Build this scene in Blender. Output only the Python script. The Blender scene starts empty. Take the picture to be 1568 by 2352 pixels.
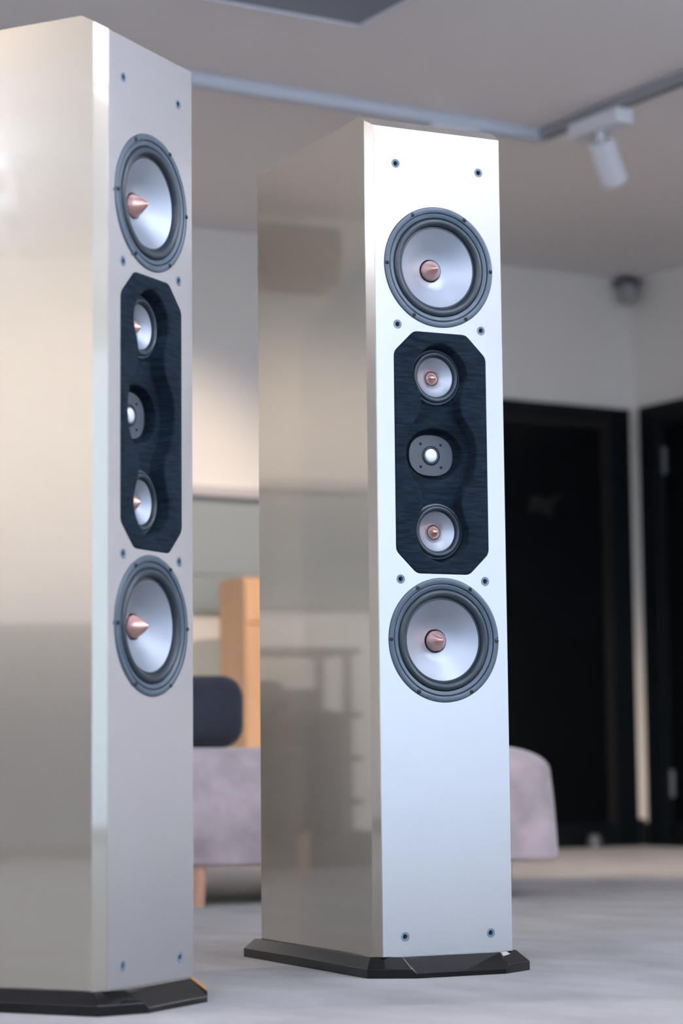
import bpy, bmesh, math, random
from mathutils import Vector, Matrix

# ------------------------------------------------------------------ camera
S = bpy.context.scene
COL = S.collection
cd_ = bpy.data.cameras.new('camera')
cam = bpy.data.objects.new('camera', cd_)
COL.objects.link(cam)
R_, F_, U_ = (Vector((0.99995244, 0.00106456, -0.00969491)), Vector((0, 0.9940253, 0.10914987)),
              Vector((0.00975318, -0.10914468, 0.99397802)))
cam.matrix_world = Matrix(((R_.x, U_.x, -F_.x, 0), (R_.y, U_.y, -F_.y, 0), (R_.z, U_.z, -F_.z, 0.3612), (0, 0, 0, 1)))
cd_.sensor_fit = 'VERTICAL'
cd_.sensor_height = 36.0
cd_.sensor_width = 24.0
cd_.lens = 5286.04 * 36.0 / 2352.0
cd_.clip_start = 0.05
cd_.clip_end = 60
cd_.dof.use_dof = True
cd_.dof.focus_distance = 4.02
cd_.dof.aperture_fstop = 2.9
S.camera = cam

# ------------------------------------------------------------------ world, exposure
S.view_settings.view_transform = 'Standard'
S.view_settings.look = 'None'
S.view_settings.gamma = 1
S.view_settings.exposure = 0.08
S.view_settings.use_curve_mapping = False
w = bpy.data.worlds.new('daylight')
S.world = w
w.use_nodes = True
w.node_tree.nodes['Background'].inputs[0].default_value = (0.62, 0.78, 1.0, 1)
w.node_tree.nodes['Background'].inputs[1].default_value = 1.0

# the room: corner at the far right, x runs along the far wall, y away from the camera
RC = Vector((1.30086, 10.08727, 0))
RA = 0.54
ROOM = Matrix.Translation(RC) @ Matrix.Rotation(RA, 4, 'Z')
H = 2.49
SX, SY = -11.0, -11.0


def light(name, kind, s, n, z, power, color, target=None, **kw):
    d = bpy.data.lights.new(name, kind)
    d.energy = power
    d.color = color
    for k, v in kw.items():
        setattr(d, k, v)
    o = bpy.data.objects.new(name, d)
    COL.objects.link(o)
    p = ROOM @ Vector((s, n, z))
    o.location = p
    if target is not None:
        t = ROOM @ Vector(target)
        o.rotation_euler = (t - p).to_track_quat('-Z', 'Y').to_euler()
    return o


DAY = (0.60, 0.79, 1.0)
WARM = (1.0, 0.80, 0.60)
# daylight outside the window openings
for s in (-9.45, -6.75, -4.05, -1.35):
    light('window_daylight', 'AREA', s, SY - 0.35, 1.27, 27, DAY, (s, 0, 1.27), shape='RECTANGLE', size=2.6, size_y=2.4)
for n in (-9.6, -7.0):
    light('window_daylight', 'AREA', SX - 0.35, n, 1.27, 30, DAY, (0, n, 1.27), shape='RECTANGLE', size=2.5, size_y=2.4)
# unseen panel lamps added to brighten the room (their frames are built further down)
ADDED_PANELS = [(s, n) for n in (-9.4, -6.4) for s in (-9.2, -6.4, -3.6)] + [(-9.2, -3.6)]
for s, n in ADDED_PANELS:
    light('added_panel_light', 'AREA', s, n, 2.19, 16, (0.92, 0.95, 1.0), (s, n, 0), shape='SQUARE', size=1.1)
    light('added_panel_uplight', 'AREA', s, n, 2.25, 100, (0.80, 0.88, 1.0), (s, n, 3), shape='SQUARE', size=1.1)
# unseen floor uplighters, added to brighten the far ceiling
ADDED_TORCH = [(-1.1, -7.0, 'right'), (-8.6, -2.6, 'left')]
for s, n, _ in ADDED_TORCH:
    light('added_uplighter_beam', 'AREA', s, n, 1.72, 240, (0.84, 0.89, 1.0), (s, n, 5), shape='DISK', size=0.34)
# ceiling spotlights (their luminaires are built further down)
SPOTS = [  # s, n, target, power, size, blend, on-track
    (-2.16, -1.70, (-2.45, 0.0, 0.9), 110, 66),
    (-4.10, -1.60, (-3.9, 0.0, 1.1), 90, 62),  # this and the next two: unseen, added to brighten the mirrored far wall
    (-5.90, -1.60, (-5.8, 0.0, 1.1), 90, 62),
    (-7.60, -1.60, (-7.6, 0.0, 1.1), 90, 62),
    (-1.69, -2.09, (-0.95, -1.1, 0.0), 230, 80),
    (-6.39, -4.29, (-4.15, -4.45, 0.8), 125, 60),
    (-9.40, -4.60, (-11.0, -4.9, 1.5), 130, 80),  # this and the next: unseen, added to warm the wall the left speaker mirrors
    (-9.40, -2.60, (-11.0, -2.6, 1.5), 110, 80),
]
for s, n, t, pw, sz in SPOTS:
    light('spot_beam', 'SPOT', s, n, 2.26, pw, WARM, t, spot_size=math.radians(sz), spot_blend=0.8, shadow_soft_size=0.03)


# ------------------------------------------------------------------ materials
def nt(m):
    m.use_nodes = True
    return m.node_tree, m.node_tree.nodes['Principled BSDF'], m.node_tree.nodes, m.node_tree.links


def mat(name, col, rough=0.5, metal=0.0, coat=0.0, coat_rough=0.03, coat_ior=1.5, ior=1.5, noise=None, bump=None, aniso=0.0, sheen=0.0, emit=None):
    """noise = (scale vec, amount), bump = (scale vec, strength, distance)"""
    m = bpy.data.materials.new(name)
    t, b, N, L = nt(m)
    b.inputs['Base Color'].default_value = (*col, 1)
    b.inputs['Roughness'].default_value = rough
    b.inputs['Metallic'].default_value = metal
    b.inputs['Coat Weight'].default_value = coat
    b.inputs['Coat Roughness'].default_value = coat_rough
    b.inputs['Coat IOR'].default_value = coat_ior
    b.inputs['IOR'].default_value = ior
    b.inputs['Sheen Weight'].default_value = sheen
    if emit:
        b.inputs['Emission Color'].default_value = (*emit[0], 1)
        b.inputs['Emission Strength'].default_value = emit[1]
    if noise or bump:
        tc = N.new('ShaderNodeTexCoord')
    if noise:
        mp = N.new('ShaderNodeMapping')
        mp.inputs['Scale'].default_value = noise[0]
        L.new(tc.outputs['Object'], mp.inputs[0])
        n = N.new('ShaderNodeTexNoise')
        n.inputs['Scale'].default_value = 1
        n.inputs['Detail'].default_value = 6
        L.new(mp.outputs[0], n.inputs['Vector'])
        r = N.new('ShaderNodeValToRGB')
        a = noise[1]
        r.color_ramp.elements[0].position = 0.3
        r.color_ramp.elements[1].position = 0.7
        r.color_ramp.elements[0].color = (*[c * (1 - a) for c in col], 1)
        r.color_ramp.elements[1].color = (*[min(1, c * (1 + a)) for c in col], 1)
        L.new(n.outputs['Fac'], r.inputs[0])
        L.new(r.outputs[0], b.inputs['Base Color'])
    if bump:
        mp = N.new('ShaderNodeMapping')
        mp.inputs['Scale'].default_value = bump[0]
        L.new(tc.outputs['Object'], mp.inputs[0])
        n = N.new('ShaderNodeTexNoise')
        n.inputs['Scale'].default_value = 1
        n.inputs['Detail'].default_value = 4
        L.new(mp.outputs[0], n.inputs['Vector'])
        bp = N.new('ShaderNodeBump')
        bp.inputs['Strength'].default_value = bump[1]
        bp.inputs['Distance'].default_value = bump[2]
        L.new(n.outputs['Fac'], bp.inputs['Height'])
        L.new(bp.outputs[0], b.inputs['Normal'])
    if aniso:
        tg = N.new('ShaderNodeTangent')
        tg.direction_type = 'RADIAL'
        tg.axis = 'Y'
        L.new(tg.outputs[0], b.inputs['Tangent'])
        b.inputs['Anisotropic'].default_value = aniso
    return m


M = {}
M['lacquer'] = mat('champagne_silver_lacquer', (0.385, 0.345, 0.285), 0.20, 0.66, coat=1.0, coat_rough=0.035, coat_ior=2.0)
M['satin'] = mat('satin_silver_front', (0.56, 0.555, 0.57), 0.27, 0.86, coat=0.5, coat_rough=0.15, coat_ior=1.4, bump=((300, 300, 2500), 0.03, 0.0003))
M['plinth'] = mat('black_gloss_lacquer', (0.003, 0.003, 0.004), 0.04, 0, ior=1.45)
M['basket'] = mat('blue_grey_painted_metal', (0.055, 0.082, 0.115), 0.40, 0.0, bump=((900, 900, 900), 0.15, 0.0003))
M['rubber'] = mat('dark_blue_grey_rubber', (0.016, 0.027, 0.039), 0.38)
M['cone'] = mat('spun_aluminium', (0.33, 0.365, 0.42), 0.48, 0.8, aniso=0.2)
M['copper'] = mat('polished_copper', (0.78, 0.46, 0.39), 0.30, 1.0, aniso=0.3)
M['chrome'] = mat('bright_metal', (0.75, 0.77, 0.8), 0.15, 1.0)
M['screw'] = mat('black_screw', (0.02, 0.024, 0.03), 0.28, 0.3)
M['void'] = mat('dark_hole', (0.002, 0.002, 0.003), 0.9)
M['socket'] = mat('grey_blue_socket', (0.13, 0.18, 0.24), 0.5)
M['plate'] = mat('tweeter_plate_grey', (0.050, 0.063, 0.082), 0.5)
M['dome'] = mat('pale_dome', (0.80, 0.84, 0.90), 0.3, 0.2)
M['wall'] = mat('warm_white_plaster', (0.80, 0.775, 0.735), 0.9, bump=((60, 60, 60), 0.1, 0.002))
M['ceil'] = mat('white_ceiling_paint', (0.84, 0.82, 0.84), 0.95, bump=((80, 80, 80), 0.08, 0.002))
M['carpet'] = mat('grey_carpet', (0.235, 0.226, 0.228), 0.95, noise=((7, 3.5, 7), 0.22), bump=((900, 900, 300), 0.5, 0.004), sheen=0.2)
M['blackdoor'] = mat('black_door_lacquer', (0.002, 0.003, 0.004), 0.25, ior=1.25)
M['frame'] = mat('blue_black_frame_paint', (0.002, 0.004, 0.006), 0.4, ior=1.3)
M['bead'] = mat('bead_brown_reflection', (0.013, 0.011, 0.009), 0.45, ior=1.3)  # brown imitates a reflection on the frame's bevel
M['emblem'] = mat('charcoal_emblem', (0.008, 0.009, 0.009), 0.5, ior=1.3)
M['steel'] = mat('dull_steel', (0.11, 0.115, 0.14), 0.5, 0.4)
M['velvet'] = mat('mauve_grey_velvet', (0.39, 0.32, 0.335), 0.85, noise=((9, 9, 9), 0.30), sheen=0.5, bump=((9, 9, 9), 0.25, 0.01))
M['navy'] = mat('dark_navy_fabric', (0.016, 0.018, 0.030), 0.9, noise=((9, 9, 9), 0.3), sheen=0.1)
M['legwood'] = mat('pale_beech', (0.50, 0.27, 0.18), 0.5, noise=((60, 60, 4), 0.15))
M['orange'] = mat('honey_oak_veneer', (0.66, 0.38, 0.20), 0.5, noise=((40, 40, 2), 0.10))
M['cream'] = mat('cream_cabinet', (0.58, 0.54, 0.44), 0.5)
M['board'] = mat('grey_green_board', (0.29, 0.325, 0.33), 0.7)
M['rail'] = mat('pale_lilac_grey_rail', (0.50, 0.48, 0.50), 0.6)
M['white'] = mat('white_painted_metal', (0.74, 0.76, 0.82), 0.4)
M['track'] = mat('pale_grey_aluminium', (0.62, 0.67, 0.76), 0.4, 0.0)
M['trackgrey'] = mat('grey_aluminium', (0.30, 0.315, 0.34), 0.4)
M['trackdark'] = mat('track_slot_grey', (0.16, 0.165, 0.18), 0.5)
M['grille'] = mat('blue_grey_grille', (0.10, 0.135, 0.18), 0.6)
M['greyplastic'] = mat('grey_plastic', (0.30, 0.30, 0.32), 0.5)
M['base'] = mat('black_baseboard', (0.006, 0.007, 0.009), 0.4)
M['slate'] = mat('slate_lacquer', (0.12, 0.13, 0.155), 0.5)
M['rack'] = mat('black_rack_metal', (0.02, 0.02, 0.022), 0.4)
M['hifi'] = mat('dark_brushed_case', (0.03, 0.028, 0.027), 0.35, 0.3)
M['unit'] = mat('dark_taupe_unit', (0.045, 0.040, 0.030), 0.6)
M['lampglow'] = mat('lit_lamp_lens', (0.9, 0.85, 0.75), 0.4, emit=((1, 0.86, 0.68), 6))


def felt_mat():
    m = bpy.data.materials.new('navy_black_felt')
    t, b, N, L = nt(m)
    b.inputs['Roughness'].default_value = 0.95
    b.inputs['Sheen Weight'].default_value = 0.04
    b.inputs['IOR'].default_value = 1.2
    b.inputs['Sheen Tint'].default_value = (0.5, 0.7, 1, 1)
    tc = N.new('ShaderNodeTexCoord')
    mp = N.new('ShaderNodeMapping')
    mp.inputs['Scale'].default_value = (26, 26, 165)
    L.new(tc.outputs['Object'], mp.inputs[0])
    n = N.new('ShaderNodeTexNoise')
    n.inputs['Scale'].default_value = 1
    n.inputs['Detail'].default_value = 3
    n.inputs['Distortion'].default_value = 0.5
    L.new(mp.outputs[0], n.inputs['Vector'])
    n2 = N.new('ShaderNodeTexNoise')
    n2.inputs['Scale'].default_value = 900
    n2.inputs['Detail'].default_value = 2
    L.new(tc.outputs['Object'], n2.inputs['Vector'])
    a = N.new('ShaderNodeMath')
    a.operation = 'MULTIPLY_ADD'
    a.inputs[1].default_value = 0.12
    L.new(n2.outputs['Fac'], a.inputs[0])
    L.new(n.outputs['Fac'], a.inputs[2])
    bp = N.new('ShaderNodeBump')
    bp.inputs['Strength'].default_value = 0.8
    bp.inputs['Distance'].default_value = 0.0022
    L.new(a.outputs[0], bp.inputs['Height'])
    L.new(bp.outputs[0], b.inputs['Normal'])
    r = N.new('ShaderNodeValToRGB')
    r.color_ramp.elements[0].position = 0.36
    r.color_ramp.elements[1].position = 0.62
    r.color_ramp.elements[0].color = (0.0045, 0.0085, 0.014, 1)
    r.color_ramp.elements[1].color = (0.010, 0.019, 0.031, 1)
    L.new(n.outputs['Fac'], r.inputs[0])
    # pale lint specks
    n3 = N.new('ShaderNodeTexNoise')
    n3.inputs['Scale'].default_value = 420
    n3.inputs['Detail'].default_value = 1
    L.new(tc.outputs['Object'], n3.inputs['Vector'])
    r3 = N.new('ShaderNodeValToRGB')
    r3.color_ramp.elements[0].position = 0.80
    r3.color_ramp.elements[1].position = 0.84
    L.new(n3.outputs['Fac'], r3.inputs[0])
    mx = N.new('ShaderNodeMix')
    mx.data_type = 'RGBA'
    L.new(r3.outputs[0], mx.inputs[0])
    L.new(r.outputs[0], mx.inputs[6])
    mx.inputs[7].default_value = (0.12, 0.14, 0.16, 1)
    L.new(mx.outputs[2], b.inputs['Base Color'])
    return m


M['felt'] = felt_mat()


def glass_mat():
    m = bpy.data.materials.new('window_glass')
    t, b, N, L = nt(m)
    N.remove(b)
    tr = N.new('ShaderNodeBsdfTransparent')
    gl = N.new('ShaderNodeBsdfGlossy')
    gl.inputs['Roughness'].default_value = 0.02
    fr = N.new('ShaderNodeFresnel')
    mx = N.new('ShaderNodeMixShader')
    L.new(fr.outputs[0], mx.inputs[0])
    L.new(tr.outputs[0], mx.inputs[1])
    L.new(gl.outputs[0], mx.inputs[2])
    L.new(mx.outputs[0], N['Material Output'].inputs[0])
    return m


M['glass'] = glass_mat()


# ------------------------------------------------------------------ helpers
def props(o, label=None, cat=None, group=None, kind=None):
    for k, v in (('label', label), ('category', cat), ('group', group), ('kind', kind)):
        if v:
            o[k] = v
    return o


def obj(name, bm, m, parent=None, room=False, smooth=None, bevel=None):
    me = bpy.data.meshes.new(name)
    bmesh.ops.recalc_face_normals(bm, faces=bm.faces)
    bm.to_mesh(me)
    bm.free()
    me.materials.append(M[m] if isinstance(m, str) else m)
    if smooth is not None:
        for p in me.polygons:
            p.use_smooth = True
        me.set_sharp_from_angle(angle=math.radians(smooth))
    o = bpy.data.objects.new(name, me)
    COL.objects.link(o)
    if parent:
        o.parent = parent
    elif room:
        o.matrix_world = ROOM
    if bevel:
        b = o.modifiers.new('bevel', 'BEVEL')
        b.width = bevel
        b.segments = 2
        b.limit_method = 'ANGLE'
        b.angle_limit = math.radians(30)
    return o


def empty(name, label, cat, s=0, n=0, z=0, rot=0, group=None, world=None):
    o = bpy.data.objects.new(name, None)
    o.empty_display_size = 0.1
    COL.objects.link(o)
    o.matrix_world = world if world is not None else ROOM @ Matrix.Translation((s, n, z)) @ Matrix.Rotation(rot, 4, 'Z')
    return props(o, label, cat, group)


def box(bm, x0, x1, y0, y1, z0, z1):
    v = [bm.verts.new(p) for p in ((x0, y0, z0), (x1, y0, z0), (x1, y1, z0), (x0, y1, z0), (x0, y0, z1), (x1, y0, z1), (x1, y1, z1), (x0, y1, z1))]
    for f in ((0, 3, 2, 1), (4, 5, 6, 7), (0, 1, 5, 4), (1, 2, 6, 5), (2, 3, 7, 6), (3, 0, 4, 7)):
        bm.faces.new([v[i] for i in f])
    return v


def boxbm(*a):
    bm = bmesh.new()
    box(bm, *a)
    return bm


def prism(pts, y0, y1, bm=None):
    """extrude an (x, z) outline along y"""
    bm = bm or bmesh.new()
    a = [bm.verts.new((x, y0, z)) for x, z in pts]
    b = [bm.verts.new((x, y1, z)) for x, z in pts]
    bm.faces.new(a)
    bm.faces.new(b[::-1])
    k = len(pts)
    for i in range(k):
        bm.faces.new((a[i], b[i], b[(i + 1) % k], a[(i + 1) % k]))
    return bm


def lathe(prof, cx=0, cz=0, seg=64, axis='Y', bm=None, cy=0):
    """prof = [(radius, height along axis)]"""
    bm = bm or bmesh.new()
    rings = []
    for r, h in prof:
        def P(a, rr=r):
            c, s_ = rr * math.cos(a), rr * math.sin(a)
            return (cx + c, cy + h, cz + s_) if axis == 'Y' else (cx + c, cy + s_, cz + h)
        if r < 1e-7:
            rings.append([bm.verts.new(P(0))])
        else:
            rings.append([bm.verts.new(P(2 * math.pi * i / seg)) for i in range(seg)])
    for A, B in zip(rings, rings[1:]):
        if len(A) == 1 and len(B) == 1:
            continue
        for i in range(seg):
            j = (i + 1) % seg
            if len(A) == 1:
                bm.faces.new((A[0], B[i], B[j]))
            elif len(B) == 1:
                bm.faces.new((A[i], A[j], B[0]))
            else:
                bm.faces.new((A[i], B[i], B[j], A[j]))
    return bm


def rounded_box(x0, x1, y0, y1, z0, z1, r, seg=5, n=1):
    bm = bmesh.new()
    box(bm, x0, x1, y0, y1, z0, z1)
    bmesh.ops.bevel(bm, geom=bm.edges[:], offset=r, segments=seg, profile=0.5, affect='EDGES', clamp_overlap=True)
    return bm


def copy_tree(o, parent=None):
    c = o.copy()
    COL.objects.link(c)
    if parent:
        c.parent = parent
    for ch in list(o.children):
        copy_tree(ch, c)
    return c


def tmp_obj(bm):
    me = bpy.data.meshes.new('cutter')
    bmesh.ops.recalc_face_normals(bm, faces=bm.faces)
    bm.to_mesh(me)
    bm.free()
    o = bpy.data.objects.new('cutter', me)
    COL.objects.link(o)
    return o


def cut(o, cutters):
    """apply boolean differences and bake the result"""
    ts = [tmp_obj(b) for b in cutters]
    for t in ts:
        m = o.modifiers.new('cut', 'BOOLEAN')
        m.operation = 'DIFFERENCE'
        m.solver = 'EXACT'
        m.object = t
    bpy.context.view_layer.update()
    dg = bpy.context.evaluated_depsgraph_get()
    me = bpy.data.meshes.new_from_object(o.evaluated_get(dg))
    o.modifiers.clear()
    o.data = me
    for t in ts:
        bpy.data.objects.remove(t)
    return o


def structure(name, bm, m, **k):
    return props(obj(name, bm, m, room=True, **k), kind='structure')


# ------------------------------------------------------------------ room shell
structure('floor', boxbm(SX, 0, SY, 0, -0.06, 0.0), 'carpet')
structure('ceiling', boxbm(SX - .2, 0.2, SY - .2, 0.2, H, H + 0.12), 'ceil')
structure('wall_far', boxbm(SX - .2, 0.2, 0, 0.2, -0.06, H), 'wall')
structure('wall_right', boxbm(0, 0.2, SY - .2, 0, -0.06, H), 'wall')
WZ0, WZ1 = 0.02, 2.44


def wall_with_openings(name, axis, a0, a1, ops):
    bm = bmesh.new()
    cur = a0
    for o0, o1 in ops + [(a1, a1)]:
        spans = [(cur, o0, -0.06, H)]
        if o1 > o0:
            spans += [(o0, o1, -0.06, WZ0), (o0, o1, WZ1, H)]
        for p, q, z0, z1 in spans:
            if q > p:
                if axis == 'x':
                    box(bm, p, q, SY - .2, SY, z0, z1)
                else:
                    box(bm, SX - .2, SX, p, q, z0, z1)
        cur = o1
    structure(name, bm, 'wall')


BACK = [(-10.7, -8.16), (-8.04, -5.46), (-5.34, -2.76), (-2.64, -0.15)]
LEFT = [(-10.85, -8.36), (-8.24, -5.8)]
wall_with_openings('wall_back', 'x', SX, 0, BACK)
wall_with_openings('wall_left', 'y', SY, 0, LEFT)


def window(name, axis, a0, a1):
    def B(bm, p, q, d0, d1, z0, z1):
        if axis == 'x':
            box(bm, p, q, SY - d1, SY - d0, z0, z1)
        else:
            box(bm, SX - d1, SX - d0, p, q, z0, z1)
    bm = bmesh.new()
    f = 0.04
    for p, q, z0, z1 in ((a0, a0 + f, WZ0, WZ1), (a1 - f, a1, WZ0, WZ1), (a0 + f, a1 - f, WZ0, WZ0 + f), (a0 + f, a1 - f, WZ1 - f, WZ1),
                         ((a0 + a1) / 2 - f / 4, (a0 + a1) / 2 + f / 4, WZ0 + f, WZ1 - f)):
        B(bm, p, q, 0.06, 0.13, z0, z1)
    r = structure(name, bm, 'white')
    m_ = (a0 + a1) / 2
    for p, q in ((a0 + f, m_ - f / 2), (m_ + f / 2, a1 - f)):
        bm = bmesh.new()
        B(bm, p, q, 0.09, 0.10, WZ0 + f, WZ1 - f)
        g = obj('pane', bm, 'glass')
        g.parent = r


for i, (p, q) in enumerate(BACK):
    window('window_%d' % (i + 1), 'x', p, q)
for i, (p, q) in enumerate(LEFT):
    window('window_%d' % (i + 5), 'y', p, q)

structure('baseboard_far', boxbm(-0.05, 0, -0.012, 0, 0, 0.115), 'base')
structure('baseboard_right', boxbm(-0.012, 0, -0.065, -0.012, 0, 0.10), 'base')
structure('baseboard_left', boxbm(SX, SX + 0.012, SY, 0, 0, 0.08), 'base')


# black doors at the far corner
def door(name, W_, Hh, mat4, bead='bead'):
    """door in its own plane: x along the wall 0..W_, y = 0 on the wall, -y into the room"""
    root = bpy.data.objects.new(name, None)
    COL.objects.link(root)
    root.matrix_world = mat4
    root['kind'] = 'structure'
    bm = bmesh.new()
    f = 0.115
    box(bm, -W_, -W_ + f, -0.03, 0, 0, Hh)
    box(bm, -f, 0, -0.03, 0, 0, Hh)
    box(bm, -W_ + f, -f, -0.03, 0, Hh - 0.06, Hh)
    obj('door_frame', bm, 'frame', root, bevel=0.003)
    bm = bmesh.new()
    g = 0.035
    box(bm, -f - g, -f, -0.022, 0, 0.10, Hh - 0.06)
    box(bm, -W_ + f, -W_ + f + g, -0.022, 0, 0.10, Hh - 0.06)
    box(bm, -W_ + f + g, -f - g, -0.022, 0, Hh - 0.06 - g, Hh - 0.06)
    obj('door_bead', bm, bead, root, bevel=0.002)
    leaf = obj('door_leaf', boxbm(-W_ + f + g, -f - g, -0.012, 0, 0.006, Hh - 0.06 - g), 'blackdoor', root, bevel=0.002)
    obj('kickplate', boxbm(-W_ + f, -f, -0.016, -0.012, 0.0, 0.10), 'frame', root)
    return root, leaf


d1, leaf1 = door('door_1', 1.12, 1.905, ROOM @ Matrix.Translation((-0.05, 0, 0)))
em = [(-0.60, 1.513), (-0.565, 1.497), (-0.57, 1.46), (-0.58, 1.415), (-0.54, 1.435), (-0.49, 1.43), (-0.445, 1.405), (-0.455, 1.445),
      (-0.43, 1.49), (-0.385, 1.515), (-0.44, 1.508), (-0.475, 1.48), (-0.515, 1.505), (-0.55, 1.492)]
obj('emblem', prism([(x + 0.03, z) for x, z in em], -0.0145, -0.012), 'emblem', d1)
d2, leaf2 = door('door_2', 1.10, 1.91, ROOM @ Matrix.Translation((0, -0.065, 0)) @ Matrix.Rotation(math.pi / 2, 4, 'Z') @ Matrix.Scale(1, 4), 'frame')
# door_2 frame runs towards the camera (local -x = room -y); room interior is local +y, so turn it over
d2.matrix_world = ROOM @ Matrix.Translation((0, -0.065, 0)) @ Matrix(((0, 1, 0, 0), (1, 0, 0, 0), (0, 0, 1, 0), (0, 0, 0, 1)))
for z0 in (1.60, 0.21):
    obj('hinge', lathe([(0, 0), (0.0115, 0), (0.0115, 0.115), (0, 0.115)], cx=-0.162, cy=-0.022, cz=z0, axis='Z', seg=16), 'steel', d2, smooth=40)
props(obj('door_stop', lathe([(0, 0.06), (0.012, 0.058), (0.024, 0.05), (0.03, 0.036), (0.031, 0.012), (0.034, 0.0), (0, 0)], axis='Z', seg=24, cx=-0.33, cy=-0.08), 'steel', room=True, smooth=40),
      'small domed metal door stop on the floor before the black door', 'door stop')

# motion sensor in the ceiling corner
r = empty('motion_sensor', 'small grey motion sensor high in the corner above the black doors', 'sensor', -0.085, -0.085, 2.36)
obj('sensor_bracket', boxbm(-0.045, 0.05, -0.03, 0.05, 0.085, 0.115), 'steel', r, bevel=0.004)
obj('sensor_body', lathe([(0, 0), (0.02, 0.002), (0.034, 0.018), (0.04, 0.045), (0.042, 0.085), (0, 0.085)], axis='Z', seg=24), 'greyplastic', r, smooth=40)

# ------------------------------------------------------------------ ceiling: tracks, spotlights, vent
TZ = H - 0.036


def track(name, label, x0, x1, y0, y1, along):
    bm = bmesh.new()
    if along == 'x':
        for a, b in ((y0, y0 + 0.010), (y1 - 0.010, y1)):
            box(bm, x0, x1, a, b, TZ, H)
        box(bm, x0, x1, y0 + 0.010, y1 - 0.010, H - 0.012, H)
    else:
        for a, b in ((x0, x0 + 0.010), (x1 - 0.010, x1)):
            box(bm, a, b, y0, y1, TZ, H)
        box(bm, x0 + 0.010, x1 - 0.010, y0, y1, H - 0.012, H)
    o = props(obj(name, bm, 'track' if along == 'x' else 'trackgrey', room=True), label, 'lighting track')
    s_ = boxbm(x0 + (0 if along == 'x' else 0.012), x1 - (0 if along == 'x' else 0.012), y0 + (0.012 if along == 'x' else 0), y1 - (0.012 if along == 'x' else 0), H - 0.020, H - 0.013)
    c_ = obj('track_slot', s_, 'trackdark')
    c_.parent = o
    return o


track('lighting_track', 'pale ceiling track running left from the corner towards the left speaker', -9.5, -1.822, -1.824, -1.788, 'x')
track('lighting_track', 'grey ceiling track carrying the visible white spotlight, running off to the right', -1.82, -1.784, -8.0, -1.824, 'y')
track('lighting_track', 'ceiling track above and left of the speakers, outside the picture', -10.2, -6.6, -4.31, -4.274, 'x')
props(obj('track_corner', boxbm(-1.824, -1.780, -1.828, -1.784, TZ - 0.003, H), 'track', room=True, bevel=0.003), 'pale corner connector joining the two ceiling tracks', 'connector')


def spotlight(s, n, axis_vec, along, label, lit, group=None):
    r = empty('track_spotlight', label, 'spotlight', s, n, TZ, group=group)
    if along == 'x':
        obj('adapter', boxbm(-0.09, 0.09, -0.022, 0.022, -0.062, 0), 'white', r, bevel=0.003)
    else:
        obj('adapter', boxbm(-0.034, 0.034, -0.13, 0.13, -0.052, 0), 'white', r, bevel=0.003)
    a = Vector(axis_vec).normalized()
    top = Vector((0, 0.0, -0.080))
    obj('stem', lathe([(0, -0.085), (0.013, -0.085), (0.013, -0.05), (0, -0.05)], axis='Z', seg=16), 'white', r, smooth=40)
    bm = lathe([(0, 0), (0.036, 0), (0.043, 0.006), (0.0445, 0.014), (0.0445, 0.150), (0.041, 0.150), (0.038, 0.132), (0, 0.130)], axis='Z', seg=40)
    q = a.to_track_quat('Z', 'Y').to_matrix().to_4x4()
    bm.transform(Matrix.Translation(top) @ q)
    h = obj('lamp_head', bm, 'white', r, smooth=40)
    bm = lathe([(0, 0), (0.037, 0), (0.037, 0.003), (0, 0.003)], axis='Z', seg=32)
    bm.transform(Matrix.Translation(top) @ q @ Matrix.Translation((0, 0, 0.1325)))
    le = obj('lens', bm, 'lampglow' if lit else 'steel')
    le.parent = h
    return r


spotlight(-1.802, -2.14, (0.557, 0.249, -0.80), 'y', 'white cylindrical spotlight hanging from the right-hand ceiling track', True)
spotlight(-2.16, -1.806, (-0.15, 0.78, -0.62), 'x', 'white track spotlight mostly hidden behind the top of the right speaker', True)
LB = ['warm unseen spotlight added on the far track above the speakers', 'warm unseen spotlight added on the far track near the hi-fi rack',
      'warm unseen spotlight added at the left of the far track', 'warm lit spotlight on the near left track, aimed at the speakers', 'warm unseen spotlight added to brighten the middle of the left wall',
      'warm unseen spotlight added to brighten the far part of the left wall']
for (s, n, t, pw, sz), lb in zip(SPOTS[1:4] + SPOTS[5:], LB):
    a = (Vector(t) - Vector((s, n, 2.30))).normalized()
    # the luminaire sits just behind its beam
    r = empty('track_spotlight', lb, 'spotlight', s, n, H, group='lit spotlights outside the picture')
    obj('ceiling_rose', lathe([(0, -0.04), (0.05, -0.04), (0.055, -0.03), (0.055, 0), (0, 0)], axis='Z', seg=24), 'white', r, smooth=40)
    obj('stem', lathe([(0, -0.16), (0.011, -0.16), (0.011, -0.04), (0, -0.04)], axis='Z', seg=12), 'white', r, smooth=40)
    q = a.to_track_quat('Z', 'Y').to_matrix().to_4x4()
    bm = lathe([(0, 0), (0.040, 0), (0.0445, 0.006), (0.0445, 0.115), (0.041, 0.115), (0.038, 0.10), (0, 0.10)], axis='Z', seg=32)
    bm.transform(Matrix.Translation(Vector((0, 0, 2.26 - H)) - a * 0.125) @ q)
    obj('lamp_head', bm, 'white', r, smooth=40)

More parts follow.
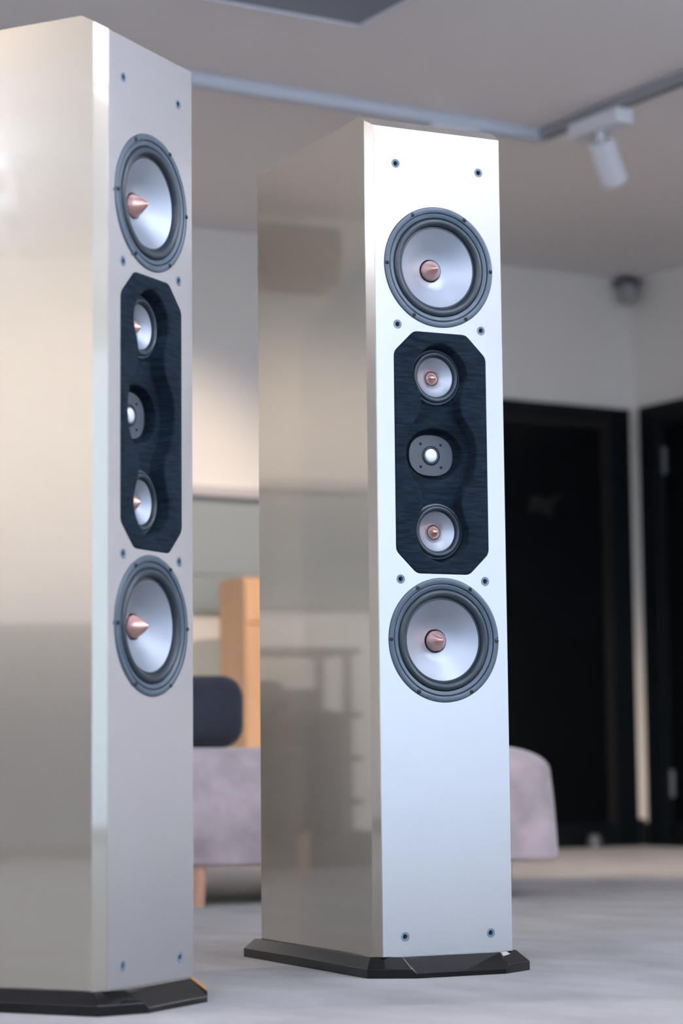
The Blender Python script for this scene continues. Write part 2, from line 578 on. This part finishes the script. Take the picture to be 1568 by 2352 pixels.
for s, n, side in ADDED_TORCH:
    r = empty('added_uplighter', 'added unseen white floor-standing uplighter near the %s wall, outside the picture' % side, 'floor lamp', s, n, 0)
    obj('lamp_base', lathe([(0, 0), (0.15, 0), (0.15, 0.015), (0.03, 0.03), (0, 0.03)], axis='Z', seg=32), 'white', r, smooth=40)
    obj('pole', lathe([(0, 0.03), (0.014, 0.03), (0.014, 1.6), (0, 1.6)], axis='Z', seg=16), 'white', r, smooth=40)
    obj('bowl', lathe([(0, 1.6), (0.06, 1.61), (0.16, 1.68), (0.19, 1.76), (0.185, 1.76), (0.155, 1.69), (0.05, 1.625), (0, 1.62)], axis='Z', seg=40), 'white', r, smooth=50)
for k, (s, n) in enumerate(ADDED_PANELS):
    r = empty('added_panel_lamp', 'square white suspended lamp added to brighten the room, outside the picture', 'ceiling lamp', s, n, 2.25, group='added square lamps outside the picture')
    bm = bmesh.new()
    for q in ((-.58, .58, -.58, -.55), (-.58, .58, .55, .58), (-.58, -.55, -.55, .55), (.55, .58, -.55, .55)):
        box(bm, *q, -0.07, 0.01)
    obj('lamp_frame', bm, 'white', r)
    obj('reflector', boxbm(-.55, .55, -.55, .55, -0.04, -0.02), 'white', r)
    for x in (-.5, .5):
        obj('suspension_rod', lathe([(0, 0), (0.004, 0), (0.004, H - 2.25), (0, H - 2.25)], cx=x, axis='Z', seg=8), 'steel', r)

# square ceiling vent
vr = empty('ceiling_vent', 'square blue-grey perforated vent with a pale rim set in the ceiling', 'vent', -3.235, -2.785, H)
bm = bmesh.new()
for a in ((-.32, .32, -.32, -.305), (-.32, .32, .305, .32), (-.32, -.305, -.305, .305), (.305, .32, -.305, .305)):
    box(bm, *a, -0.012, 0)
obj('vent_frame', bm, 'white', vr, bevel=0.002)
gm = bpy.data.materials.new('perforated_blue_grey_metal')
t, b, N, L = nt(gm)
b.inputs['Roughness'].default_value = 0.5
tc = N.new('ShaderNodeTexCoord')
vo = N.new('ShaderNodeTexVoronoi')
vo.inputs['Scale'].default_value = 130
vo.inputs['Randomness'].default_value = 0.0
rr = N.new('ShaderNodeValToRGB')
rr.color_ramp.elements[0].position = 0.25
rr.color_ramp.elements[1].position = 0.35
rr.color_ramp.elements[0].color = (0.02, 0.03, 0.045, 1)
rr.color_ramp.elements[1].color = (0.20, 0.25, 0.32, 1)
L.new(tc.outputs['Object'], vo.inputs['Vector'])
L.new(vo.outputs['Distance'], rr.inputs[0])
L.new(rr.outputs[0], b.inputs['Base Color'])
obj('vent_plate', boxbm(-.305, .305, -.305, .305, -0.005, 0), gm, vr)

# ------------------------------------------------------------------ far wall: board, cabinets, unit
br = empty('wall_board', 'long grey-green wall board with a pale rail along its top edge', 'board', -4.1, 0, 0)
obj('top_rail', boxbm(-2.9, 2.9, -0.06, 0, 1.41, 1.45), 'rail', br, bevel=0.004)
for i in range(4):
    x0 = -2.9 + i * 1.45
    obj('board_panel', boxbm(x0, x0 + 1.447, -0.022, 0, 1.103, 1.41), 'board', br, bevel=0.002)
    obj('board_panel', boxbm(x0, x0 + 1.447, -0.022, 0, 0.955, 1.10), 'board', br, bevel=0.002)

r = empty('storage_cabinet', 'low cream storage cabinet by the far wall beside the honey wood one', 'cabinet', -2.0, -0.30, 0)
obj('carcass', boxbm(-0.24, 0.10, 0.018, 0.29, 0.0, 0.842), 'cream', r, bevel=0.003)
obj('cabinet_door', boxbm(-0.238, -0.072, 0, 0.016, 0.02, 0.838), 'cream', r, bevel=0.003)
obj('cabinet_door', boxbm(-0.068, 0.098, 0, 0.016, 0.02, 0.838), 'cream', r, bevel=0.003)
r = empty('wooden_cabinet', 'tall honey-coloured wooden cabinet standing behind the bench', 'cabinet', -1.92, -0.52, 0)
obj('carcass', boxbm(-0.33, 0.33, 0.018, 0.20, 0.0, 1.055), 'orange', r, bevel=0.004)
obj('cabinet_door', boxbm(-0.328, -0.001, 0, 0.016, 0.0, 0.88), 'orange', r, bevel=0.003)
obj('cabinet_door', boxbm(0.001, 0.328, 0, 0.016, 0.0, 0.88), 'orange', r, bevel=0.003)
obj('cabinet_drawer', boxbm(-0.328, 0.328, 0, 0.016, 0.885, 1.05), 'orange', r, bevel=0.003)

r = empty('wall_air_unit', 'dark taupe air unit under the ceiling, mirrored in the right speaker side', 'air conditioner', -5.49, 0, 2.18)
obj('unit_body', boxbm(-0.31, 0.40, -0.20, 0, 0, 0.23), 'unit', r, bevel=0.01)
obj('unit_flap', boxbm(-0.29, 0.38, -0.21, -0.202, 0.01, 0.06), 'unit', r, bevel=0.003)

# hi-fi rack, mirrored in the side of the right speaker
r = empty('hifi_rack', 'black hi-fi rack near the far wall, seen mirrored in the right speaker', 'rack', -5.45, -0.35, 0)
for z in (0.24, 0.395, 0.55, 0.78):
    obj('shelf', boxbm(-0.28, 0.22, -0.19, 0.19, z - 0.022, z), 'rack', r, bevel=0.003)
for x in (-0.24, 0.18):
    for y in (-0.15, 0.15):
        obj('post', lathe([(0, 0.03), (0.018, 0.03), (0.018, 0.78), (0, 0.78)], cx=x, cy=y, axis='Z', seg=12), 'rack', r, smooth=40)
obj('base_box', boxbm(-0.34, 0.26, -0.22, 0.22, 0.0, 0.125), 'rack', r, bevel=0.004)
for z0, h, lb in ((0.55, 0.085, 'dark hi-fi unit on the upper middle rack shelf'), (0.395, 0.08, 'dark hi-fi unit on the lower middle rack shelf'), (0.24, 0.06, 'slim dark hi-fi unit on the lowest rack shelf')):
    q = empty('hifi_unit', lb, 'amplifier', -5.42, -0.35, z0, group='hi-fi units on the rack')
    obj('case', boxbm(-0.17, 0.17, -0.13, 0.15, 0.006, h), 'hifi', q, bevel=0.003)
    obj('front_panel', boxbm(-0.172, 0.172, -0.142, -0.13, 0.006, h), 'hifi', q, bevel=0.002)
    for x in (-0.13, 0.13):
        obj('foot', lathe([(0, 0), (0.015, 0), (0.015, 0.007), (0, 0.007)], cx=x, cy=0, axis='Z', seg=12), 'rack', q)
    obj('knob', lathe([(0, -0.16), (0.014, -0.16), (0.015, -0.142), (0, -0.142)], cx=0.1, cz=h * 0.5, seg=16), 'hifi', q, smooth=40)

# dark armchair further along, mirrored too
r = empty('armchair', 'dark armchair beside the hi-fi rack, seen mirrored in the right speaker', 'chair', -5.0, -1.02, 0)
obj('seat', rounded_box(-0.27, 0.27, -0.30, 0.22, 0.14, 0.42, 0.05), 'navy', r, smooth=60)
obj('backrest', rounded_box(-0.36, 0.36, 0.16, 0.32, 0.14, 0.65, 0.06), 'navy', r, smooth=60)
for s_ in (-1, 1):
    obj('armrest', rounded_box(s_ * 0.32 - 0.055, s_ * 0.32 + 0.055, -0.31, 0.2, 0.12, 0.54, 0.045), 'navy', r, smooth=60)
    for y in (-0.24, 0.24):
        obj('leg', lathe([(0, 0), (0.014, 0), (0.022, 0.15), (0, 0.15)], cx=s_ * 0.25, cy=y, axis='Z', seg=12), 'legwood', r, smooth=40)

r = empty('sideboard', 'long dark grey sideboard added along the left wall for its dark reflection, outside the picture', 'sideboard', SX + 0.30, -4.6, 0)  # unseen, added so its reflection darkens the left speaker's lower side
obj('carcass', boxbm(-0.26, 0.24, -2.2, 2.2, 0.06, 0.92), 'slate', r, bevel=0.004)
obj('sideboard_base', boxbm(-0.24, 0.20, -2.15, 2.15, 0.0, 0.06), 'base', r)
for i in range(8):
    obj('sideboard_door', boxbm(0.242, 0.26, -2.198 + i * 0.55, -2.198 + i * 0.55 + 0.546, 0.07, 0.91), 'slate', r, bevel=0.002)

# ------------------------------------------------------------------ bench
BA = 0.2
BM = Matrix.Translation((-0.38, 6.016, 0)) @ Matrix.Rotation(BA, 4, 'Z')
r = empty('upholstered_bench', 'mauve-grey velvet bench on tapered wooden legs behind the speakers', 'bench', world=BM)


def cushion_block(x0, x1, y0, y1, z0, z1, rt, rb, rv):
    """soft block: plan corners rounded by rv, top edge by rt, bottom by rb, right end slopes a little"""
    bm = bmesh.new()
    seg = 8

    def ring(inset, z):
        pts = []
        rr = max(rv - inset * 0.3, 0.01)
        X0, X1, Y0, Y1 = x0 + inset, x1 - inset * 1.35, y0 + inset, y1 - inset
        for cx, cy, a0 in ((X1 - rr, Y0 + rr, -math.pi / 2), (X1 - rr, Y1 - rr, 0), (X0 + rr, Y1 - rr, math.pi / 2), (X0 + rr, Y0 + rr, math.pi)):
            for i in range(seg + 1):
                a = a0 + math.pi / 2 * i / seg
                pts.append(bm.verts.new((cx + rr * math.cos(a), cy + rr * math.sin(a), z)))
        return pts
    lv = []
    for i in range(4):
        a = math.pi / 2 * i / 3
        lv.append((rb * (1 - math.sin(a)), z0 + rb * (1 - math.cos(a))))
    lv.append((0.006, (z0 + z1) * 0.5))
    for i in range(9):
        a = math.pi / 2 * i / 8
        lv.append((0.012 + rt * (1 - math.cos(a)), z1 - rt * 0.62 + rt * 0.62 * math.sin(a)))
    rings = [ring(a, z) for a, z in lv]
    bm.faces.new(rings[0][::-1])
    bm.faces.new(rings[-1])
    for A, B in zip(rings, rings[1:]):
        k = len(A)
        for i in range(k):
            bm.faces.new((A[i], A[(i + 1) % k], B[(i + 1) % k], B[i]))
    return bm


obj('seat_block', cushion_block(-0.75, 0.985, -0.035, 0.62, 0.103, 0.409, 0.11, 0.012, 0.10), 'velvet', r, smooth=50)
for x in (-0.66, 0.0, 0.90):
    for y in (0.0, 0.55):
        if x == 0.90 and y == 0.0:
            y = 0.30
        obj('leg', lathe([(0, 0), (0.0165, 0), (0.0235, 0.112), (0, 0.112)], cx=x, cy=y, axis='Z', seg=20), 'legwood', r, smooth=40)
# navy cushion standing on the bench
q = obj('cushion', rounded_box(-0.42, 0.145, 0.10, 0.26, 0.409, 0.602, 0.058, 6), 'navy', smooth=60)
q.matrix_world = BM
props(q, 'dark navy cushion standing on the velvet bench between the speakers', 'cushion')

# ------------------------------------------------------------------ the loudspeakers
W, CW, CD, D = 0.1274, 0.0072, 0.0228, 0.4989
ZB, ZF, ZT, BD = 0.034, 1.489, 1.5146, 0.0445
X = W + CW
WZ = (1.2425, 0.5769)
MZ = (1.0467, 0.7701)
TWZ = 0.9084


def rounded_poly(pts, r, seg=4):
    out = []
    k = len(pts)
    for i in range(k):
        p0, p, p1 = (Vector(pts[i - 1]), Vector(pts[i]), Vector(pts[(i + 1) % k]))
        a, b = (p0 - p).normalized(), (p1 - p).normalized()
        for j in range(seg + 1):
            t_ = j / seg
            q = (p + a * r) * (1 - t_) ** 2 + p * 2 * t_ * (1 - t_) + (p + b * r) * t_ ** 2
            out.append((q.x, q.y))
    return out


OCT = [(-.0525, 1.1236), (.0525, 1.1236), (.0925, 1.0844), (.0925, .7314), (.0525, .6928), (-.0525, .6928), (-.0925, .7314), (-.0925, 1.0844)]
HALF = [(0, .0693), (.009, .0692), (.027, .0660), (.043, .0590), (.059, .0475), (.068, .0420), (.0785, .0387), (.094, .0378), (.108, .0410),
        (.122, .0465), (.1335, .0508), (.143, .0520), (.156, .0500), (.168, .0440), (.179, .0345), (.187, .0240), (.193, .0120), (.1955, 0)]


def contour():
    # Catmull-Rom through the half profile, mirrored both ways
    P = [(-HALF[1][0], HALF[1][1])] + HALF + [(HALF[-2][0], -HALF[-2][1])]
    q = []
    for i in range(1, len(P) - 2):
        for j in range(4):
            t_ = j / 4
            r = []
            for k in (0, 1):
                a, b, c, d = P[i - 1][k], P[i][k], P[i + 1][k], P[i + 2][k]
                r.append(0.5 * (2 * b + (c - a) * t_ + (2 * a - 5 * b + 4 * c - d) * t_ * t_ + (3 * b - a - 3 * c + d) * t_ ** 3))
            q.append(tuple(r))
    q.append((.1955, 0.0))
    up = [(h, TWZ + t_) for t_, h in q]                    # right side, centre to top
    right = [(h, TWZ - t_) for t_, h in q[::-1]] + up[1:]   # bottom to top
    left = [(-h, z) for h, z in right[::-1]][1:-1]
    return right + left


def offset2(pts, d):
    """offset a closed counter-clockwise 2D loop outwards by d"""
    out = []
    k = len(pts)
    for i in range(k):
        p, q = Vector(pts[i - 1]), Vector(pts[(i + 1) % k])
        t_ = (q - p).normalized()
        out.append((pts[i][0] + t_.y * d, pts[i][1] - t_.x * d))
    return out


def felt_mesh():
    bm = bmesh.new()

    def loop(pts, y):
        v = [bm.verts.new((x, y, z)) for x, z in pts]
        e = [bm.edges.new((v[i], v[(i + 1) % len(v)])) for i in range(len(v))]
        return v, e

    def wall(A, B):
        k = len(A)
        for i in range(k):
            bm.faces.new((A[i], A[(i + 1) % k], B[(i + 1) % k], B[i]))

    oc = rounded_poly(OCT[::-1], 0.008)
    ct = contour()
    r_ = 0.0026
    # outer side, rounded over the rim
    prev = None
    for d, y in ((0, 0.062), (0, 0.0016), (-0.0006, 0.0002), (-0.0016, -0.0007), (-0.0026, -0.0010)):
        v, e = loop(offset2(oc, d), y)
        if prev:
            wall(prev, v)
        else:
            back = v
        prev = v
    oe = e
    bm.faces.new(back)
    prev = None
    for d, y in ((0.0040, -0.0010), (0.0024, -0.0006), (0.0010, 0.0006), (0.0002, 0.0024), (0, 0.004), (-0.0005, 0.0240), (-0.0015, 0.0252), (-0.003, 0.0255)):
        v, e = loop(offset2(ct, d), y)
        if prev:
            wall(prev, v)
        else:
            ie = e
        prev = v
    fe = e
    bmesh.ops.triangle_fill(bm, edges=oe + ie, use_beauty=True, use_dissolve=False)
    holes = []
    for z in MZ:
        c_ = [(0.0498 * math.cos(2 * math.pi * i / 64), z + 0.0498 * math.sin(2 * math.pi * i / 64)) for i in range(64)]
        v, e = loop(c_, 0.0255)
        holes += e
        v2, e2 = loop(c_, 0.050)
        wall(v, v2)
        bm.faces.new(v2)
    prev = None
    el = [(0.0570 * math.cos(2 * math.pi * i / 64), TWZ + 0.0465 * math.sin(2 * math.pi * i / 64)) for i in range(64)]
    for d, y in ((0.002, 0.0255), (0.0008, 0.0260), (0, 0.0275), (0, 0.045)):
        v, e = loop(offset2(el, d), y)
        if prev:
            wall(prev, v)
        else:
            holes += e
        prev = v
    bm.faces.new(prev)
    bmesh.ops.triangle_fill(bm, edges=fe + holes, use_beauty=True, use_dissolve=False)
    return bm


def ring_profile(R0, R1, y0, bulge, n=10):
    """half roll from radius R0 in to R1"""
    c, rad = (R0 + R1) / 2, (R0 - R1) / 2
    return [(c + rad * math.cos(math.pi * i / n), y0 - bulge * math.sin(math.pi * i / n)) for i in range(n + 1)]


def bullet(r, L_, y_base, n=14):
    """copper plug: short cylinder then a pointed ogive; tip towards -y"""
    pr = [(0, y_base), (r, y_base), (r, y_base - L_ * 0.12)]
    for i in range(1, n + 1):
        t_ = i / n
        pr.append((r * (1 - t_ ** 1.55) if i < n else 0, y_base - L_ * (0.12 + 0.88 * t_)))
    return pr


def screw(parent, x, z, y, r, rot=0.3):
    s_ = obj('screw', lathe([(r, y + 0.0015), (r, y), (r * 0.86, y - r * 0.42), (r * 0.58, y - r * 0.62), (r * 0.42, y - r * 0.62), (r * 0.40, y + 0.0005), (0, y + 0.0005)], cx=x, cz=z, seg=20), 'screw', parent, smooth=40)
    return s_


def build_speaker():
    root = bpy.data.objects.new('floor_speaker', None)
    COL.objects.link(root)
    # cabinet
    bm = bmesh.new()
    pl = [(-W, 0), (W, 0), (X, CD), (X, D), (-X, D), (-X, CD)]
    a = [bm.verts.new((x, y, ZB)) for x, y in pl]
    b = [bm.verts.new((x, y, ZT)) for x, y in pl]
    bm.faces.new(a)
    bm.faces.new(b)
    for i in range(6):
        bm.faces.new((a[i], a[(i + 1) % 6], b[(i + 1) % 6], b[i]))
    nrm = Vector((0, -(ZT - ZF), BD)).normalized()
    rs = bmesh.ops.bisect_plane(bm, geom=bm.verts[:] + bm.edges[:] + bm.faces[:], plane_co=(0, 0, ZF), plane_no=nrm, clear_outer=True)
    ed = [e for e in rs['geom_cut'] if isinstance(e, bmesh.types.BMEdge)]
    bmesh.ops.contextual_create(bm, geom=ed)
    bmesh.ops.recalc_face_normals(bm, faces=bm.faces)
    bmesh.ops.bevel(bm, geom=bm.edges[:], offset=0.0009, segments=2, affect='EDGES')
    cab = obj('cabinet', bm, 'lacquer', root)
    cuts = [prism(rounded_poly(OCT, 0.008), -0.02, 0.07)]
    for z in WZ:
        cuts.append(lathe([(0, -0.02), (0.1094, -0.02), (0.1094, 0.062), (0, 0.062)], cz=z, seg=96))
    for z in (1.4238, 1.1335, 0.6821, 0.0667):
        for s_ in (-1, 1):
            cuts.append(lathe([(0, -0.02), (0.0082, -0.02), (0.0082, 0.03), (0, 0.03)], cx=s_ * 0.084, cz=z, seg=24))
    cut(cab, cuts)
    cab.data.materials.clear()
    cab.data.materials.append(M['lacquer'])
    cab.data.materials.append(M['satin'])
    for p in cab.data.polygons:
        p.material_index = 1 if p.normal.y < -0.999 and abs(p.center.y) < 0.0005 else 0
    # grommets of the grille
    for z in (1.4238, 1.1335, 0.6821, 0.0667):
        for s_ in (-1, 1):
            g = obj('grille_socket', lathe([(0.0042, 0.022), (0.0042, 0.0004), (0.0048, -0.0003), (0.0076, -0.0004), (0.0081, 0.0006), (0.0081, 0.028)], cx=s_ * 0.084, cz=z, seg=32), 'socket', root, smooth=40)
            obj('hole_bottom', lathe([(0, 0.016), (0.0042, 0.016), (0.0042, 0.020), (0, 0.020)], cx=s_ * 0.084, cz=z, seg=16), 'void', g)
    # woofers
    for z in WZ:
        bk = obj('woofer', lathe([(0.1090, 0.05), (0.1090, 0.0), (0.1082, -0.0018), (0.1060, -0.0028), (0.1005, -0.0026), (0.0991, -0.0016), (0.0988, 0.0030), (0.0979, 0.0030), (0.0976, -0.0008),
                                  (0.0962, -0.0016), (0.0915, -0.0008), (0.0900, 0.0004), (0.0900, 0.05)], cz=z, seg=96), 'basket', root, smooth=35)
        prof = [(0.0902, 0.0020)] + ring_profile(0.0895, 0.0758, 0.0035, 0.0068, 14) + [(0.0752, 0.0052), (0.0735, 0.0045), (0.0712, 0.0048), (0.0705, 0.0062)]
        obj('surround', lathe(prof, cz=z, seg=96), 'rubber', bk, smooth=50)
        obj('cone', lathe([(0.0712, 0.0050), (0.0700, 0.0058), (0.058, 0.0125), (0.040, 0.0225), (0.0225, 0.0330), (0.0218, 0.0330), (0.0214, 0.0345), (0.0208, 0.0345), (0.0205, 0.042)], cz=z, seg=96), 'cone', bk, smooth=50)
        obj('gap_ring', lathe([(0.0206, 0.0385), (0.016, 0.0385)], cz=z, seg=48), 'void', bk)
        obj('phase_plug', lathe(bullet(0.0190, 0.034, 0.0385), cz=z, seg=64), 'copper', bk, smooth=50)
        for i in range(6):
            a_ = math.radians(60 * i)
            screw(bk, 0.1043 * math.cos(a_), z + 0.1043 * math.sin(a_), -0.0026, 0.0037)
    # felt covered insert with its scooped channel
    obj('felt_insert', felt_mesh(), 'felt', root, smooth=40)
    # midranges
    for z in MZ:
        y = 0.0190
        bk = obj('midrange_driver', lathe([(0.0500, y + 0.008), (0.0498, y + 0.002), (0.0484, y + 0.0004), (0.0470, y), (0.0466, y + 0.002), (0.0466, y + 0.008)], cz=z, seg=72), 'basket', root, smooth=35)
        prof = [(0.0472, y + 0.0012)] + ring_profile(0.0462, 0.0372, y + 0.0015, 0.0052, 10) + [(0.0366, y + 0.003), (0.0345, y + 0.003)]
        obj('surround', lathe(prof, cz=z, seg=72), 'rubber', bk, smooth=50)
        obj('cone', lathe([(0.0350, y + 0.0024), (0.0340, y + 0.0034), (0.022, y + 0.0100), (0.0142, y + 0.0142), (0.0138, y + 0.0152), (0.0134, y + 0.0152), (0.0133, y + 0.022)], cz=z, seg=72), 'cone', bk, smooth=50)
        obj('gap_ring', lathe([(0.0134, y + 0.0185), (0.010, y + 0.0185)], cz=z, seg=32), 'void', bk)
        obj('phase_plug', lathe(bullet(0.0125, 0.0180, y + 0.0185), cz=z, seg=48), 'copper', bk, smooth=50)
    # tweeter
    y = 0.0400
    pl = []
    for i in range(64):
        a_ = 2 * math.pi * i / 64
        c_, s_ = math.cos(a_), math.sin(a_)
        e = 2 / 2.35
        pl.append((0.0440 * math.copysign(abs(c_) ** e, c_), TWZ + 0.0370 * math.copysign(abs(s_) ** e, s_)))
    tw = obj('tweeter', prism(pl, y, y + 0.006), 'plate', root, bevel=0.0008)
    cut_ = []
    obj('dome_surround', lathe([(0.0178, y + 0.001), (0.0176, y - 0.0012), (0.0168, y - 0.0016), (0.0164, y - 0.0002)] + ring_profile(0.0160, 0.0126, y - 0.0004, 0.0016, 8) + [(0.0124, y - 0.0002)], cz=TWZ, seg=48), 'rubber', tw, smooth=50)
    R = 0.0124
    obj('dome', lathe([(R * math.cos(math.radians(t_)), y - 0.0002 - 0.0052 * math.sin(math.radians(t_))) for t_ in range(0, 91, 9)], cz=TWZ, seg=48), 'dome', tw, smooth=60)
    for sx in (-1, 1):
        for sz in (-1, 1):
            screw(tw, sx * 0.0203, TWZ + sz * 0.0205, y - 0.0002, 0.0026)
    # plinth
    zt, zs, zf = 0.034, 0.0155, 0.0085
    top = [(-.096, -.012), (.096, -.012), (.143, .016), (.143, .512), (-.143, .512), (-.143, .016)]
    mid = [(-.087, -.047, zf), (.087, -.047, zf), (.094, -.043, zs), (.159, -.004, zs), (.159, .528, zs), (-.159, .528, zs), (-.159, -.004, zs), (-.094, -.043, zs)]
    bm = bmesh.new()
    T_ = [bm.verts.new((x, y_, zt)) for x, y_ in top]
    Mv = [bm.verts.new(p) for p in mid]
    Bv = [bm.verts.new((x, y_, 0.0)) for x, y_, z_ in mid]
    bm.faces.new(T_)
    bm.faces.new(Bv[::-1])
    for i in range(8):
        j = (i + 1) % 8
        bm.faces.new((Mv[i], Mv[j], Bv[j], Bv[i]))
    bm.faces.new((T_[0], T_[1], Mv[1], Mv[0]))
    bm.faces.new((T_[1], Mv[2], Mv[1]))
    bm.faces.new((T_[1], T_[2], Mv[3], Mv[2]))
    bm.faces.new((T_[2], T_[3], Mv[4], Mv[3]))
    bm.faces.new((T_[3], T_[4], Mv[5], Mv[4]))
    bm.faces.new((T_[4], T_[5], Mv[6], Mv[5]))
    bm.faces.new((T_[5], T_[0], Mv[7], Mv[6]))
    bm.faces.new((T_[0], Mv[0], Mv[7]))
    obj('plinth', bm, 'plinth', root, bevel=0.0006)
    return root


sp = build_speaker()
sp.matrix_world = Matrix.Translation((0.1778, 4.0391, 0)) @ Matrix.Rotation(0.4484, 4, 'Z')
props(sp, 'right-hand champagne silver floorstanding speaker with the bright, almost frontal face', 'speaker', 'pair of floorstanding speakers')
s2 = copy_tree(sp)
s2.matrix_world = Matrix.Translation((-0.2942, 3.5478, 0)) @ Matrix.Rotation(1.114, 4, 'Z')
props(s2, 'nearer floorstanding speaker cut off by the left edge, turned sharply sideways', 'speaker', 'pair of floorstanding speakers')
